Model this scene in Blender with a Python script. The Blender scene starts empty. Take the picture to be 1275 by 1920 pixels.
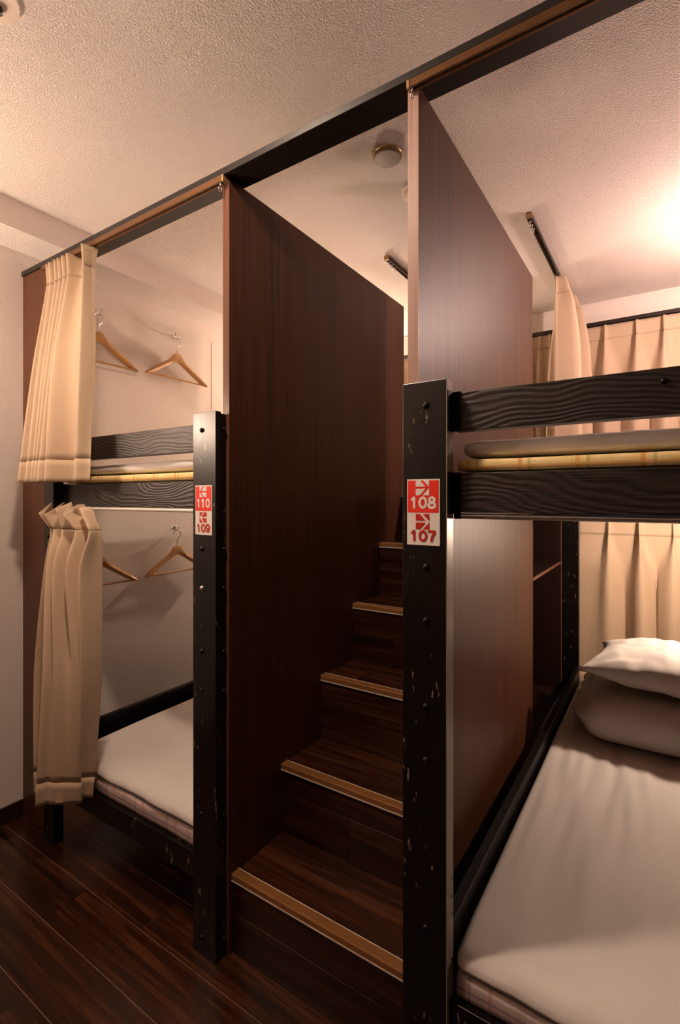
import bpy, bmesh, math, random
from mathutils import Vector, noise

random.seed(7)
S = 1.3                       # camera height in metres; all lengths below are in units of it
C = bpy.context.scene.collection
SC = bpy.context.scene

# ------------------------------------------------------------------ camera
cam_d = bpy.data.cameras.new('camera'); cam = bpy.data.objects.new('camera', cam_d); C.objects.link(cam)
F_PX, HORIZON = 928.0, 935.0
cam_d.sensor_fit = 'AUTO'; cam_d.sensor_width = 36.0
cam_d.lens = F_PX / 1920.0 * 36.0
cam_d.shift_y = (HORIZON - 960.0) / 1920.0
cam_d.clip_start = 0.02
cam.location = (0, 0, S)
cam.rotation_euler = (math.radians(90), 0, math.radians(33.2))
SC.camera = cam

# ------------------------------------------------------------------ world, exposure
w = bpy.data.worlds.new('dusk'); SC.world = w; w.use_nodes = True
w.node_tree.nodes['Background'].inputs[0].default_value = (0.25, 0.34, 0.8, 1)
w.node_tree.nodes['Background'].inputs[1].default_value = 0.05
SC.view_settings.view_transform = 'Standard'
SC.view_settings.look = 'None'
SC.view_settings.gamma = 1.0
SC.view_settings.use_curve_mapping = False
SC.view_settings.exposure = 0.22

LAMP_COL = (1.0, 0.735, 0.555)
BULB = {'108': 850.0, '107': 740.0, '110': 1450.0, '109': 300.0}
CORRIDOR = 520.0
WALL_LAMP = 135.0

# ------------------------------------------------------------------ mesh helpers
def V3(p): return Vector(p) * S

class MB:
    def __init__(s): s.v = []; s.f = []
    def add(s, vs, fs):
        o = len(s.v); s.v += [tuple(p) for p in vs]; s.f += [tuple(i + o for i in f) for f in fs]; return s
    def box(s, x0, x1, y0, y1, z0, z1):
        return s.add([(x, y, z) for x in (x0, x1) for y in (y0, y1) for z in (z0, z1)],
                     [(0,1,3,2),(4,6,7,5),(0,4,5,1),(2,3,7,6),(0,2,6,4),(1,5,7,3)])
    def prism(s, pts, axis, a, b):
        """closed outline pts (2D) extruded along axis from a to b"""
        def mk(p, t):
            return {'x': (t, p[0], p[1]), 'y': (p[0], t, p[1]), 'z': (p[0], p[1], t)}[axis]
        n = len(pts)
        return s.add([mk(p, a) for p in pts] + [mk(p, b) for p in pts],
                     [tuple(range(n)), tuple(range(2*n-1, n-1, -1))] + [(i, i+n, (i+1) % n + n, (i+1) % n) for i in range(n)])
    def tube(s, path, r, n=8, cap=True):
        path = [Vector(p) for p in path]; m = len(path); vs = []
        up = Vector((0, 0, 1)); prev = None
        for i, p in enumerate(path):
            t = (path[min(i+1, m-1)] - path[max(i-1, 0)]).normalized()
            if prev is None:
                ref = up if abs(t.z) < .9 else Vector((1, 0, 0)); a = t.cross(ref).normalized()
            else:
                a = (prev - t * prev.dot(t)).normalized()
            prev = a; b = t.cross(a)
            rr = r[i] if isinstance(r, (list, tuple)) else r
            for k in range(n):
                q = 2*math.pi*k/n; vs.append(p + (a*math.cos(q) + b*math.sin(q))*rr)
        fs = [(i*n+k, i*n+(k+1) % n, (i+1)*n+(k+1) % n, (i+1)*n+k) for i in range(m-1) for k in range(n)]
        if cap: fs += [tuple(range(n-1, -1, -1)), tuple((m-1)*n+k for k in range(n))]
        return s.add(vs, fs)
    def lathe(s, c, axis, prof, n=20):
        """prof: list of (radius, offset along axis)"""
        ax = Vector(axis).normalized(); a = ax.orthogonal().normalized(); b = ax.cross(a); c = Vector(c)
        vs = []; m = len(prof)
        for r, h in prof:
            for k in range(n):
                q = 2*math.pi*k/n; vs.append(c + ax*h + (a*math.cos(q)+b*math.sin(q))*max(r, 1e-5))
        fs = [(i*n+k, i*n+(k+1) % n, (i+1)*n+(k+1) % n, (i+1)*n+k) for i in range(m-1) for k in range(n)]
        fs += [tuple(range(n-1, -1, -1)), tuple((m-1)*n+k for k in range(n))]
        return s.add(vs, fs)
    def grid(s, fn, nu, nv):
        vs = [fn(i/nu, j/nv) for j in range(nv+1) for i in range(nu+1)]
        return s.add(vs, [(j*(nu+1)+i, j*(nu+1)+i+1, (j+1)*(nu+1)+i+1, (j+1)*(nu+1)+i) for j in range(nv) for i in range(nu)])
    def build(s, name, mat, parent=None, bevel=0, smooth=False, weld=False, segs=1, auto=None):
        base = parent['_b'] if parent is not None and '_b' in parent else (0, 0, 0)
        base = Vector(base)
        me = bpy.data.meshes.new(name)
        me.from_pydata([(Vector(p)*S - base) for p in s.v], [], s.f)
        bm = bmesh.new(); bm.from_mesh(me)
        if weld: bmesh.ops.remove_doubles(bm, verts=bm.verts, dist=1e-5)
        bmesh.ops.recalc_face_normals(bm, faces=bm.faces)
        if bevel:
            es = [e for e in bm.edges if len(e.link_faces) == 2 and e.calc_face_angle(0) > .6]
            bmesh.ops.bevel(bm, geom=es, offset=bevel, segments=segs, affect='EDGES', profile=.5)
        if smooth:
            for f in bm.faces: f.smooth = True
            if auto:
                for e in bm.edges:
                    if len(e.link_faces) == 2 and e.calc_face_angle(0) > auto: e.smooth = False
        bm.to_mesh(me); bm.free()
        me.materials.append(mat)
        o = bpy.data.objects.new(name, me); C.objects.link(o)
        if parent is not None:
            o.parent = parent; o['_b'] = tuple(base)
        return o

def thing(name, label, cat, loc, group=None):
    o = bpy.data.objects.new(name, None); C.objects.link(o)
    o.empty_display_size = .05
    o.location = V3(loc); o['_b'] = tuple(V3(loc)); o['label'] = label; o['category'] = cat
    if group: o['group'] = group
    return o
def tag(o, label, cat, group=None):
    o['label'] = label; o['category'] = cat
    if group: o['group'] = group
    return o
def struct(o, label=None):
    o['kind'] = 'structure'
    if label: o['label'] = label
    return o
def instance(src, name, parent, delta):
    """copy of a mesh object moved by delta (camera-height units)"""
    o = src.copy(); C.objects.link(o); o.name = name; o.parent = parent
    o.location = src.location + V3(delta); return o

# ------------------------------------------------------------------ materials
def new_mat(name):
    m = bpy.data.materials.new(name); m.use_nodes = True
    nt = m.node_tree; return m, nt, nt.nodes['Principled BSDF']
def N(nt, typ, **kw):
    n = nt.nodes.new(typ)
    for k, v in kw.items(): setattr(n, k, v)
    return n
def obj_coord(nt, scale=(1, 1, 1), rnd=False):
    tc = N(nt, 'ShaderNodeTexCoord'); mp = N(nt, 'ShaderNodeMapping'); mp.inputs['Scale'].default_value = scale
    if rnd:
        oi = N(nt, 'ShaderNodeObjectInfo'); ad = N(nt, 'ShaderNodeVectorMath', operation='MULTIPLY_ADD')
        ad.inputs[1].default_value = (37, 23, 51)
        nt.links.new(oi.outputs['Random'], ad.inputs[0]); nt.links.new(tc.outputs['Object'], ad.inputs[2])
        nt.links.new(ad.outputs[0], mp.inputs['Vector'])
    else:
        nt.links.new(tc.outputs['Object'], mp.inputs['Vector'])
    return mp.outputs['Vector']
def ramp(nt, fac, stops):
    r = N(nt, 'ShaderNodeValToRGB'); e = r.color_ramp.elements
    while len(e) < len(stops): e.new(.5)
    for el, (p, c) in zip(e, stops): el.position = p; el.color = (*c, 1) if len(c) == 3 else c
    nt.links.new(fac, r.inputs[0]); return r.outputs['Color']
def noise_tex(nt, vec, scale, detail=4, rough=.55, dist=0):
    n = N(nt, 'ShaderNodeTexNoise'); n.inputs['Scale'].default_value = scale; n.inputs['Detail'].default_value = detail
    n.inputs['Roughness'].default_value = rough; n.inputs['Distortion'].default_value = dist
    nt.links.new(vec, n.inputs['Vector']); return n.outputs['Fac']
def bump(nt, bsdf, h, strength, dist):
    b = N(nt, 'ShaderNodeBump'); b.inputs['Strength'].default_value = strength; b.inputs['Distance'].default_value = dist
    nt.links.new(h, b.inputs['Height']); nt.links.new(b.outputs[0], bsdf.inputs['Normal']); return b
def math_n(nt, op, a, b=None, c=None):
    n = N(nt, 'ShaderNodeMath', operation=op)
    for i, x in enumerate((a, b, c)):
        if x is None: continue
        if isinstance(x, (int, float)): n.inputs[i].default_value = x
        else: nt.links.new(x, n.inputs[i])
    return n.outputs[0]
def mix(nt, fac, a, b, typ='MIX'):
    n = N(nt, 'ShaderNodeMix', data_type='RGBA', blend_type=typ)
    for s, x in ((0, fac), (6, a), (7, b)):
        if isinstance(x, (int, float)): n.inputs[s].default_value = x
        elif isinstance(x, tuple): n.inputs[s].default_value = (*x, 1)
        else: nt.links.new(x, n.inputs[s])
    return n.outputs[2]

def plain(name, col, rough=.5, metal=0, spec=.5):
    m, nt, b = new_mat(name)
    b.inputs['Base Color'].default_value = (*col, 1); b.inputs['Roughness'].default_value = rough
    b.inputs['Metallic'].default_value = metal; b.inputs['Specular IOR Level'].default_value = spec
    # faint unevenness of the finish
    v = obj_coord(nt); n = noise_tex(nt, v, 60, 3)
    r = N(nt, 'ShaderNodeMapRange'); r.inputs['To Min'].default_value = max(rough-.06, .03); r.inputs['To Max'].default_value = rough+.06
    nt.links.new(n, r.inputs['Value']); nt.links.new(r.outputs[0], b.inputs['Roughness'])
    return m

def mat_ceiling():
    m, nt, b = new_mat('ceiling_paper'); v = obj_coord(nt)
    n1 = noise_tex(nt, v, 220, 2, .5); n2 = noise_tex(nt, v, 1.5, 2)
    b.inputs['Roughness'].default_value = .8; b.inputs['Specular IOR Level'].default_value = .25
    nt.links.new(ramp(nt, n2, [(.3, (.72, .66, .615)), (.7, (.76, .70, .655))]), b.inputs['Base Color'])
    h = ramp(nt, n1, [(.38, (0, 0, 0)), (.62, (1, 1, 1))])
    bump(nt, b, h, .8, .0028); return m
def mat_wallpaper():
    m, nt, b = new_mat('woven_wallpaper')
    va = obj_coord(nt, (1, 700, 30)); vb = obj_coord(nt, (700, 30, 500)); vc = obj_coord(nt, (1, 40, 420)); vd = obj_coord(nt, (700, 700, 1))
    n1 = noise_tex(nt, va, 1, 2); n2 = noise_tex(nt, vc, 1, 2)
    h = math_n(nt, 'ADD', n1, n2)
    b.inputs['Roughness'].default_value = .85; b.inputs['Specular IOR Level'].default_value = .2
    nt.links.new(ramp(nt, math_n(nt, 'MULTIPLY', h, .5), [(.3, (.68, .605, .55)), (.7, (.80, .725, .665))]), b.inputs['Base Color'])
    bump(nt, b, h, .35, .0012); return m
def mat_laminate(name='walnut_laminate', dark=(.036, .0120, .0050), light=(.108, .037, .0150), rough=.46, scale=(170, 170, 2.2), spec=.3):
    m, nt, b = new_mat(name); v = obj_coord(nt, scale)
    n1 = noise_tex(nt, v, 1, 5, .65); v2 = obj_coord(nt, (14, 14, .5)); n2 = noise_tex(nt, v2, 1, 3)
    f = math_n(nt, 'ADD', math_n(nt, 'MULTIPLY', n1, .65), math_n(nt, 'MULTIPLY', n2, .35))
    nt.links.new(ramp(nt, f, [(.34, dark), (.66, light)]), b.inputs['Base Color'])
    b.inputs['Roughness'].default_value = rough; b.inputs['Specular IOR Level'].default_value = spec
    bump(nt, b, n1, .12, .0006); return m
def mat_plank(name, axis, rough=.24, k=1.0):
    """dark glossy laminate boards, grain along axis"""
    m, nt, b = new_mat(name)
    sc = {'x': (1.3, 26, 26), 'z': (26, 26, 1.3), 'xz': (1.3, 10, 32)}[axis]
    v = obj_coord(nt, sc, rnd=True)
    n1 = noise_tex(nt, v, 1, 6, .6, 1.1)
    v2 = obj_coord(nt, tuple(q*5 for q in sc), rnd=True); n2 = noise_tex(nt, v2, 1, 3, .7)
    f = math_n(nt, 'ADD', math_n(nt, 'MULTIPLY', n1, .75), math_n(nt, 'MULTIPLY', n2, .25))
    col = ramp(nt, f, [(.36, (.010*k, .0028*k, .0016*k)), (.5, (.034*k, .0098*k, .0045*k)), (.66, (.092*k, .031*k, .012*k))])
    nt.links.new(col, b.inputs['Base Color'])
    b.inputs['Roughness'].default_value = rough; b.inputs['Specular IOR Level'].default_value = .45
    bump(nt, b, n2, .08, .0005); return m
def mat_black_paint():
    m, nt, b = new_mat('scuffed_black_paint')
    v = obj_coord(nt, (95, 95, 26)); n = noise_tex(nt, v, 1, 4, .6)
    v2 = obj_coord(nt, (7, 7, 4.2)); n2 = noise_tex(nt, v2, 1, 2)
    worn = math_n(nt, 'MULTIPLY', math_n(nt, 'GREATER_THAN', n, .635), math_n(nt, 'GREATER_THAN', n2, .51))
    nt.links.new(mix(nt, worn, (.0045, .0035, .0032), (.20, .155, .115)), b.inputs['Base Color'])
    v3 = obj_coord(nt, (260, 260, 3)); n3 = noise_tex(nt, v3, 1, 3, .6)
    r = N(nt, 'ShaderNodeMapRange'); r.inputs['To Min'].default_value = .22; r.inputs['To Max'].default_value = .38
    nt.links.new(n3, r.inputs['Value']); nt.links.new(r.outputs[0], b.inputs['Roughness'])
    b.inputs['Specular IOR Level'].default_value = .5
    bump(nt, b, n3, .12, .0005); return m
def mat_burnt_cedar():
    m, nt, b = new_mat('charred_cedar')
    tc = N(nt, 'ShaderNodeTexCoord'); sp = N(nt, 'ShaderNodeSeparateXYZ'); nt.links.new(tc.outputs['Object'], sp.inputs[0])
    v = obj_coord(nt, (2.6, 2.6, 6.5)); big = noise_tex(nt, v, 1, 2, .5)
    ph = math_n(nt, 'ADD', math_n(nt, 'MULTIPLY', sp.outputs['Z'], 480), math_n(nt, 'MULTIPLY', big, 100))
    vo = N(nt, 'ShaderNodeTexVoronoi'); vo.inputs['Scale'].default_value = 1.0; nt.links.new(obj_coord(nt, (3.0, 3.0, 7.5)), vo.inputs['Vector'])
    knot = math_n(nt, 'EXPONENT', math_n(nt, 'MULTIPLY', math_n(nt, 'POWER', vo.outputs['Distance'], 2), -14))
    ph = math_n(nt, 'ADD', ph, math_n(nt, 'MULTIPLY', knot, 26))
    sn = math_n(nt, 'SINE', ph)
    vf = obj_coord(nt, (8, 300, 300)); fine = noise_tex(nt, vf, 1, 3, .7)
    h = math_n(nt, 'ADD', math_n(nt, 'MULTIPLY', sn, .35), fine)
    nt.links.new(ramp(nt, h, [(.15, (.005, .0034, .0028)), (.75, (.024, .0155, .0115))]), b.inputs['Base Color'])
    b.inputs['Roughness'].default_value = .42; b.inputs['Specular IOR Level'].default_value = .6
    bump(nt, b, h, .55, .0016); return m
def mat_cloth(name, col, col2, weave=900, wr=0.0):
    m, nt, b = new_mat(name); v = obj_coord(nt)
    n1 = noise_tex(nt, v, weave, 2); n2 = noise_tex(nt, v, 5, 3)
    nt.links.new(ramp(nt, n2, [(.3, col2), (.7, col)]), b.inputs['Base Color'])
    b.inputs['Roughness'].default_value = .85; b.inputs['Specular IOR Level'].default_value = .2
    b.inputs['Sheen Weight'].default_value = .15
    if wr:
        vw = obj_coord(nt, (9, 1.6, 5)); n3 = noise_tex(nt, vw, 1, 3, .5, .6)
        hh = math_n(nt, 'ADD', math_n(nt, 'MULTIPLY', n1, .04), math_n(nt, 'MULTIPLY', n3, wr))
        bump(nt, b, hh, .5, .02)
    else: bump(nt, b, n1, .15, .0008)
    return m
def stripe(nt, c, period, off, width):
    f = math_n(nt, 'FRACT', math_n(nt, 'ADD', math_n(nt, 'MULTIPLY', c, 1/period), off))
    return math_n(nt, 'LESS_THAN', f, width/period)
def mat_plaid(name, base, warm, rows):
    """rows: (axis, period, offset, width, colour, strength)"""
    m, nt, b = new_mat(name); tc = N(nt, 'ShaderNodeTexCoord'); sp = N(nt, 'ShaderNodeSeparateXYZ')
    nt.links.new(tc.outputs['Object'], sp.inputs[0])
    v = obj_coord(nt, (1, 1, 1)); n = noise_tex(nt, v, 500, 2); n2 = noise_tex(nt, obj_coord(nt, (28, 3, 60)), 1, 2)
    col = ramp(nt, n2, [(.3, base), (.7, warm)])
    tw = math_n(nt, 'LESS_THAN', math_n(nt, 'FRACT', math_n(nt, 'MULTIPLY', math_n(nt, 'ADD', sp.outputs['X'], sp.outputs['Z']), 230)), .6)
    for ax, per, off, wd, c, st in rows:
        k = math_n(nt, 'MULTIPLY', math_n(nt, 'MULTIPLY', stripe(nt, sp.outputs[ax], per, off, wd), tw), st)
        col = mix(nt, k, col, c)
    nt.links.new(col, b.inputs['Base Color']); b.inputs['Roughness'].default_value = .85
    b.inputs['Specular IOR Level'].default_value = .2
    bump(nt, b, n, .2, .001); return m
def emit(name, col, strength):
    m, nt, b = new_mat(name); b.inputs['Base Color'].default_value = (.8, .8, .8, 1)
    b.inputs['Emission Color'].default_value = (*col, 1); b.inputs['Emission Strength'].default_value = strength; return m

M = {}
M['ceil'] = mat_ceiling(); M['wall'] = mat_wallpaper()
M['lam'] = mat_laminate()
M['lam_edge'] = mat_laminate('walnut_edge_band', (.075, .030, .018), (.15, .066, .042), .3)
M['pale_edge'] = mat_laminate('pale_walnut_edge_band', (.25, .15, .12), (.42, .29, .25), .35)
M['plank'] = mat_plank('dark_floor_laminate', 'x', .24, 1.0)
M['riser'] = mat_plank('dark_stair_laminate', 'xz', .3, .75)
M['seam'] = plain('core_and_edge_glint', (.30, .20, .13), .7)  # tan board core; in the gaps its colour stands for light on edges
M['black'] = mat_black_paint(); M['cedar'] = mat_burnt_cedar()
M['blackflat'] = plain('black_frame', (.005, .004, .004), .4, 0, .14)
M['bolt'] = plain('black_bolt', (.02, .018, .017), .18, .6)
M['screw'] = plain('steel_screw', (.55, .5, .45), .3, .9)
M['chrome'] = plain('chrome', (.62, .58, .54), .16, 1)
M['whitemetal'] = plain('white_rod', (.78, .74, .70), .25)
M['steelrod'] = plain('dull_steel_rod', (.5, .46, .44), .3, .8)
M['bronze'] = plain('bronze_track', (.16, .075, .03), .38, .4)
M['brass'] = plain('brass_cap', (.42, .26, .13), .35, .6)
M['darktrack'] = plain('dark_track', (.02, .012, .010), .3, .3)
M['beam'] = plain('dark_beam', (.015, .0125, .0115), .42)
M['curtain'] = mat_cloth('cream_curtain', (.50, .375, .265), (.48, .36, .25))
M['sheet'] = mat_cloth('white_sheet', (.71, .67, .64), (.68, .64, .61), 1200, .35)
M['pillow'] = mat_cloth('white_pillow', (.70, .66, .63), (.67, .63, .60), 1200, .45)
M['plaid_y'] = mat_plaid('yellow_plaid', (.82, .62, .25), (.90, .74, .40), [
    ('X', .104, .327, .008, (.70, .22, .03), 1.0), ('X', .104, .148, .006, (.30, .38, .10), .8), ('X', .208, .7, .022, (.66, .52, .12), .4),
    ('Z', 1.0, .6385, .0065, (.72, .30, .05), .75)])
M['plaid_p'] = mat_plaid('mauve_plaid', (.52, .42, .40), (.58, .47, .44), [
    ('X', .16, .1, .006, (.10, .07, .16), .8), ('X', .16, .84, .007, (.42, .10, .12), .7), ('X', .16, .5, .02, (.40, .30, .26), .5),
    ('Z', 1.0, .715, .006, (.12, .08, .18), .8)])
M['hanger'] = mat_laminate('beech_hanger', (.42, .22, .085), (.54, .31, .135), .4, (25, 25, 25))
M['red'] = plain('red_print', (.78, .030, .015), .4); M['paper'] = plain('white_print', (.80, .76, .72), .4)
M['darkred'] = plain('dark_red_print', (.50, .018, .012), .4)
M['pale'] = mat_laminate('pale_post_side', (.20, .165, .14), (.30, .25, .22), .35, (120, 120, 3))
M['ply'] = mat_laminate('bed_board', (.05, .03, .02), (.08, .05, .035), .6)
M['cover'] = plain('tan_cover_plate', (.15, .10, .05), .45)
M['gold'] = plain('gold_ring', (.36, .24, .11), .3, .5)
M['detector'] = plain('ivory_plastic', (.72, .62, .54), .4)
M['nosing'] = plain('tan_rubber_nosing', (.23, .098, .028), .5)
M['line'] = plain('pale_nosing_lip', (.66, .58, .50), .4)
M['base'] = mat_laminate('dark_baseboard', (.015, .006, .004), (.03, .012, .008), .4)
M['frame'] = plain('window_frame', (.55, .53, .5), .4)
m, nt, b = new_mat('window_glass'); b.inputs['Transmission Weight'].default_value = 1; b.inputs['Roughness'].default_value = .02; M['glass'] = m
M['shelf'] = mat_laminate('shaded_shelf_laminate', (.010, .0032, .0022), (.022, .007, .0045), .5)  # laminate darkened to put the shade inside the shelf into its colour
M['shade'] = plain('lamp_shade', (.75, .70, .64), .5)

# ------------------------------------------------------------------ the room
XL, XR, YF, YB, ZC = -1.699, 1.55, -.50, 2.43, 1.8605
def wall(name, *bx):
    return struct(MB().box(*bx).build(name, M['wall']))
T = .05
wall('wall_left', XL-T, XL, YF-T, YB+T, 0, ZC)
wall('wall_right', XR, XR+T, YF-T, YB+T, 0, ZC)
wf = wall('wall_front', XL, XR, YF-T, YF, 0, ZC)
struct(MB().box(XL-T, XR+T, YF-T, YB+T, ZC, ZC+.04).build('ceiling', M['ceil']))
# lowered strip of ceiling along the left wall (its underside wears the ceiling paper)
so = struct(MB().box(-1.5615-.004, -1.5615, YF, YB, 1.7765, ZC).build('trim_1', M['wall']))
struct(MB().box(XL, -1.5615-.004, YF, YB, 1.7765, 1.7805).build('trim_2', M['ceil']))
# rear wall with its window
wx0, wx1, wz0, wz1 = -1.25, .36, .24, 1.735
wb = MB().box(XL, wx0, YB, YB+T, 0, ZC).box(wx1, XR, YB, YB+T, 0, ZC).box(wx0, wx1, YB, YB+T, 0, wz0).box(wx0, wx1, YB, YB+T, wz1, ZC).build('wall_back', M['wall']); struct(wb)
win = thing('window_1', 'aluminium window behind the back curtains', 'window', (-.45, YB, wz0)); struct(win)
for x in (wx0, -.455, wx1-.02): MB().box(x, x+.02, YB+.012, YB+.038, wz0, wz1).build('window_frame', M['frame'], win, .002)
for z in (wz0, 1.0, wz1-.02): MB().box(wx0+.02, wx1-.02, YB+.014, YB+.036, z, z+.02).build('window_frame', M['frame'], win, .002)
for a, bb in ((wx0+.02, -.455), (-.435, wx1-.02)):
    for z0, z1 in ((wz0+.02, 1.0), (1.02, wz1-.02)):
        MB().box(a, bb, YB+.022, YB+.026, z0, z1).build('pane', M['glass'], win)
# unseen dark wood panels, added opposite the beds for the black posts to reflect
struct(MB().box(XL+.002, -1.15, YF, YF+.01, 0, .80).build('added_dark_panel_1', M['lam']))
struct(MB().box(-1.15, XR, YF, YF+.02, 0, 1.55).build('added_dark_panel_2', M['lam']))
struct(MB().box(XL, XL+.007, YF, .76, .0, .052).build('baseboard_left', M['base'], None, .002))
# slim vertical strip where the wallpaper ends inside the upper left bunk
struct(MB().box(XL, XL+.0015, 1.543, 1.5465, 1.40, 1.70).build('trim_4', M['wall']))

# floor: sub-floor and boards running along the bunks
fl = thing('floor', 'dark brown wooden floor', 'floor', (0, 0, 0)); del fl['category']; struct(fl)
MB().box(XL-T, XR+T, YF-T, YB+T, -.04, -.0012).build('subfloor', M['seam'], fl)
PW = .1098
rows = [.7075 + PW*k for k in range(-11, 14)]
proto = {}
def board(name, L, wd, mat, parent, x0, y0):
    key = (round(L, 3), round(wd, 3))
    if key not in proto:
        o = MB().box(.0005, L-.0005, .0006, wd-.0006, -.014, 0).build(name, mat, parent, .0006)
        proto[key] = o; o.location = V3((x0, y0, 0)); return o
    o = proto[key].copy(); C.objects.link(o); o.location = V3((x0, y0, 0)); return o
first_joint = {-1: -1.234, 0: -1.015}
for i, y in enumerate(rows):
    k = i - 11
    y1 = min(y+PW, YB)
    if y1 - y < .02: continue
    x = first_joint.get(k, -1.699 + .7*((k*.37) % 1))
    while x > XL + .05: x -= .70
    while x < XR:
        a = max(x, XL); e = min(x + .70, XR)
        if e - a > .02: board('floor_board', e-a, y1-y, M['plank'], fl, a, y)
        x += .70

# ------------------------------------------------------------------ partitions and beam
def partition(label, x0, x1, y0, y1, z0=0, z1=1.702, edge='lam_edge'):
    t = thing('partition_panel', label, 'partition', ((x0+x1)/2, (y0+y1)/2, z0), None)
    MB().box(x0, x1, y0+.0012, y1-.0012, z0, z1).build('panel', M['lam'], t, .0006)
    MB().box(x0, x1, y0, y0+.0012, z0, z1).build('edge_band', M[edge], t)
    MB().box(x0, x1, y1-.0012, y1, z0, z1).build('edge_band', M['lam_edge'], t)
    return t
partition('tall dark walnut partition panel left of the stairs', -.815, -.7956, .773, 1.642)
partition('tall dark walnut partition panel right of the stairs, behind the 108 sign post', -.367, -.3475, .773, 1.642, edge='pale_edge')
partition('dark walnut partition panel along the outer side of the right bunk', .375, .395, .773, 2.428)
t = thing('filler_panel', 'narrow brown wooden panel between left wall and curtained bunk', 'panel', (-1.6, .769, 0))
MB().box(XL, -1.5275, .762, .776, 0, 1.7018).build('panel', mat_laminate('brown_filler_laminate', (.055, .019, .009), (.115, .042, .02), .35), t, .0008)
t = thing('header_beam', 'long black beam across the tops of the partitions below the ceiling', 'beam', (0, .79, 1.702))
MB().box(XL, XR, .757, .8197, 1.7022, 1.7165).build('board', M['beam'], t, .001)
MB().box(XL, XL+.012, .80, .8197, 1.7165, 1.735).build('bracket_or_shade', M['beam'], t, .001)

# ------------------------------------------------------------------ stairs
X0, X1 = -.7953, -.3673
RUN = .1687
ZS = [.172, .339, .509, .6775, .850, 1.02]
YS = [.7798 + RUN*i for i in range(6)]
st = thing('staircase', 'steep dark wooden staircase between the two partition panels', 'stairs', ((X0+X1)/2, YS[0], 0))
prng = random.Random(3)
for i in range(6):
    z0 = 0 if i == 0 else ZS[i-1]; z1 = ZS[i]; y = YS[i]
    ye = YS[i+1] + .004 if i < 5 else 2.42
    MB().box(X0, X1, y+.012, ye if i < 5 else 2.2, max(z0-.01, .001), z1-.014).build('step_core', M['seam'], st) if i < 5 else \
        MB().box(X0, X1, y+.012, ye, z1-.026, z1-.014).build('step_core', M['seam'], st)
    # riser boards, two courses
    zm = z0 + (.0886 if i == 0 else .10)
    joint = [None, -.599, -.47, -.66, None, None][i]
    for za, zb, j in ((z0, zm-.0007, joint), (zm, z1-.010, None)):
        xs = [X0, j, X1] if j else [X0, X1]
        for a, e in zip(xs, xs[1:]):
            MB().box(a+.0004, e-.0004, y+.004, y+.012, za, zb).build('riser_board', M['riser'], st, .0006)
    # tread boards
    ys = [y+.0205, y+.102, YS[i+1]+.004] if i < 5 else [y+.0205, y+.11, y+.22, y+.33, y+.44, y+.55, y+.66, 2.42]
    tj = [None, -.569, -.70, None, None, None][i]
    for q, (ya, yb) in enumerate(zip(ys, ys[1:])):
        j = tj if q == 0 else None
        xs = [X0, j, X1] if j else [X0, X1]
        for a, e in zip(xs, xs[1:]):
            MB().box(a+.0004, e-.0004, ya+.0006, yb-.0006, z1-.014, z1).build('tread_board', M['riser'] if False else M['plank'], st, .0006)
    # ribbed nosing: comb profile extruded across the step
    prof = [(y, z1-.0095), (y, z1+.0015)]
    n = 6; d = .0205
    for k in range(n):
        a = y + .0012 + (d-.0014)*k/n; bq = a + (d-.0014)/n
        prof += [(a, z1+.0032), (a+(bq-a)*.62, z1+.0032), (a+(bq-a)*.72, z1+.0021), (bq, z1+.0021)]
    prof += [(y+d, z1+.003), (y+d, z1-.0095)]
    no = MB().prism(prof, 'x', X0, X1).build('nosing', M['nosing'], st)
    MB().box(X0, X1, y-.0006, y+.003, z1-.0125, z1-.0097).build('lip', M['line'], no)
    MB().box(X0, X1, y+d, y+d+.0014, z1-.002, z1+.0036).build('lip', M['line'], no)

# ------------------------------------------------------------------ bunks
BZ = [1.15, .890, .804, .666, .580, .310, .039]
def dome(mb, c, ax, r): return mb.lathe(c, ax, [(r*1.0, 0), (r, .0012), (r*.85, .003), (r*.5, .0044), (r*.12, .005)], 14)
def make_post(bunk, x0, x1, ya, yb, front_bolts=True, bx=None, L=None, z1=1.189):
    """square post; L = side (+1/-1) where a second board is set behind the front one"""
    if L:
        o = MB().box(x0, x1, ya, ya+.0155, 0, z1).build('post', M['black'], bunk, .0012, segs=2)
        xa, xb = (x1-.017, x1) if L > 0 else (x0, x0+.017)
        MB().box(xa, xb, ya+.0155, yb, 0, z1-.004).build('post_board', M['black'], o, .001)
        xs = x1 if L > 0 else x0
        for z in BZ: dome(MB(), (xs, (ya+.0155+yb)/2, z+.001), (L, 0, 0), .0042).build('bolt', M['bolt'], o, smooth=True, auto=.7)
    else:
        o = MB().box(x0, x1, ya, yb, 0, z1).build('post', M['black'], bunk, .0012, segs=2)
    if front_bolts:
        bx = bx if bx is not None else (x0+x1)/2
        for k, z in enumerate(BZ):
            dome(MB(), (bx, ya, z), (0, -1, 0), .0056).build('bolt', M['screw'] if (k == 2 and L) else M['bolt'], o, smooth=True, auto=.7)
    return o
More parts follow.
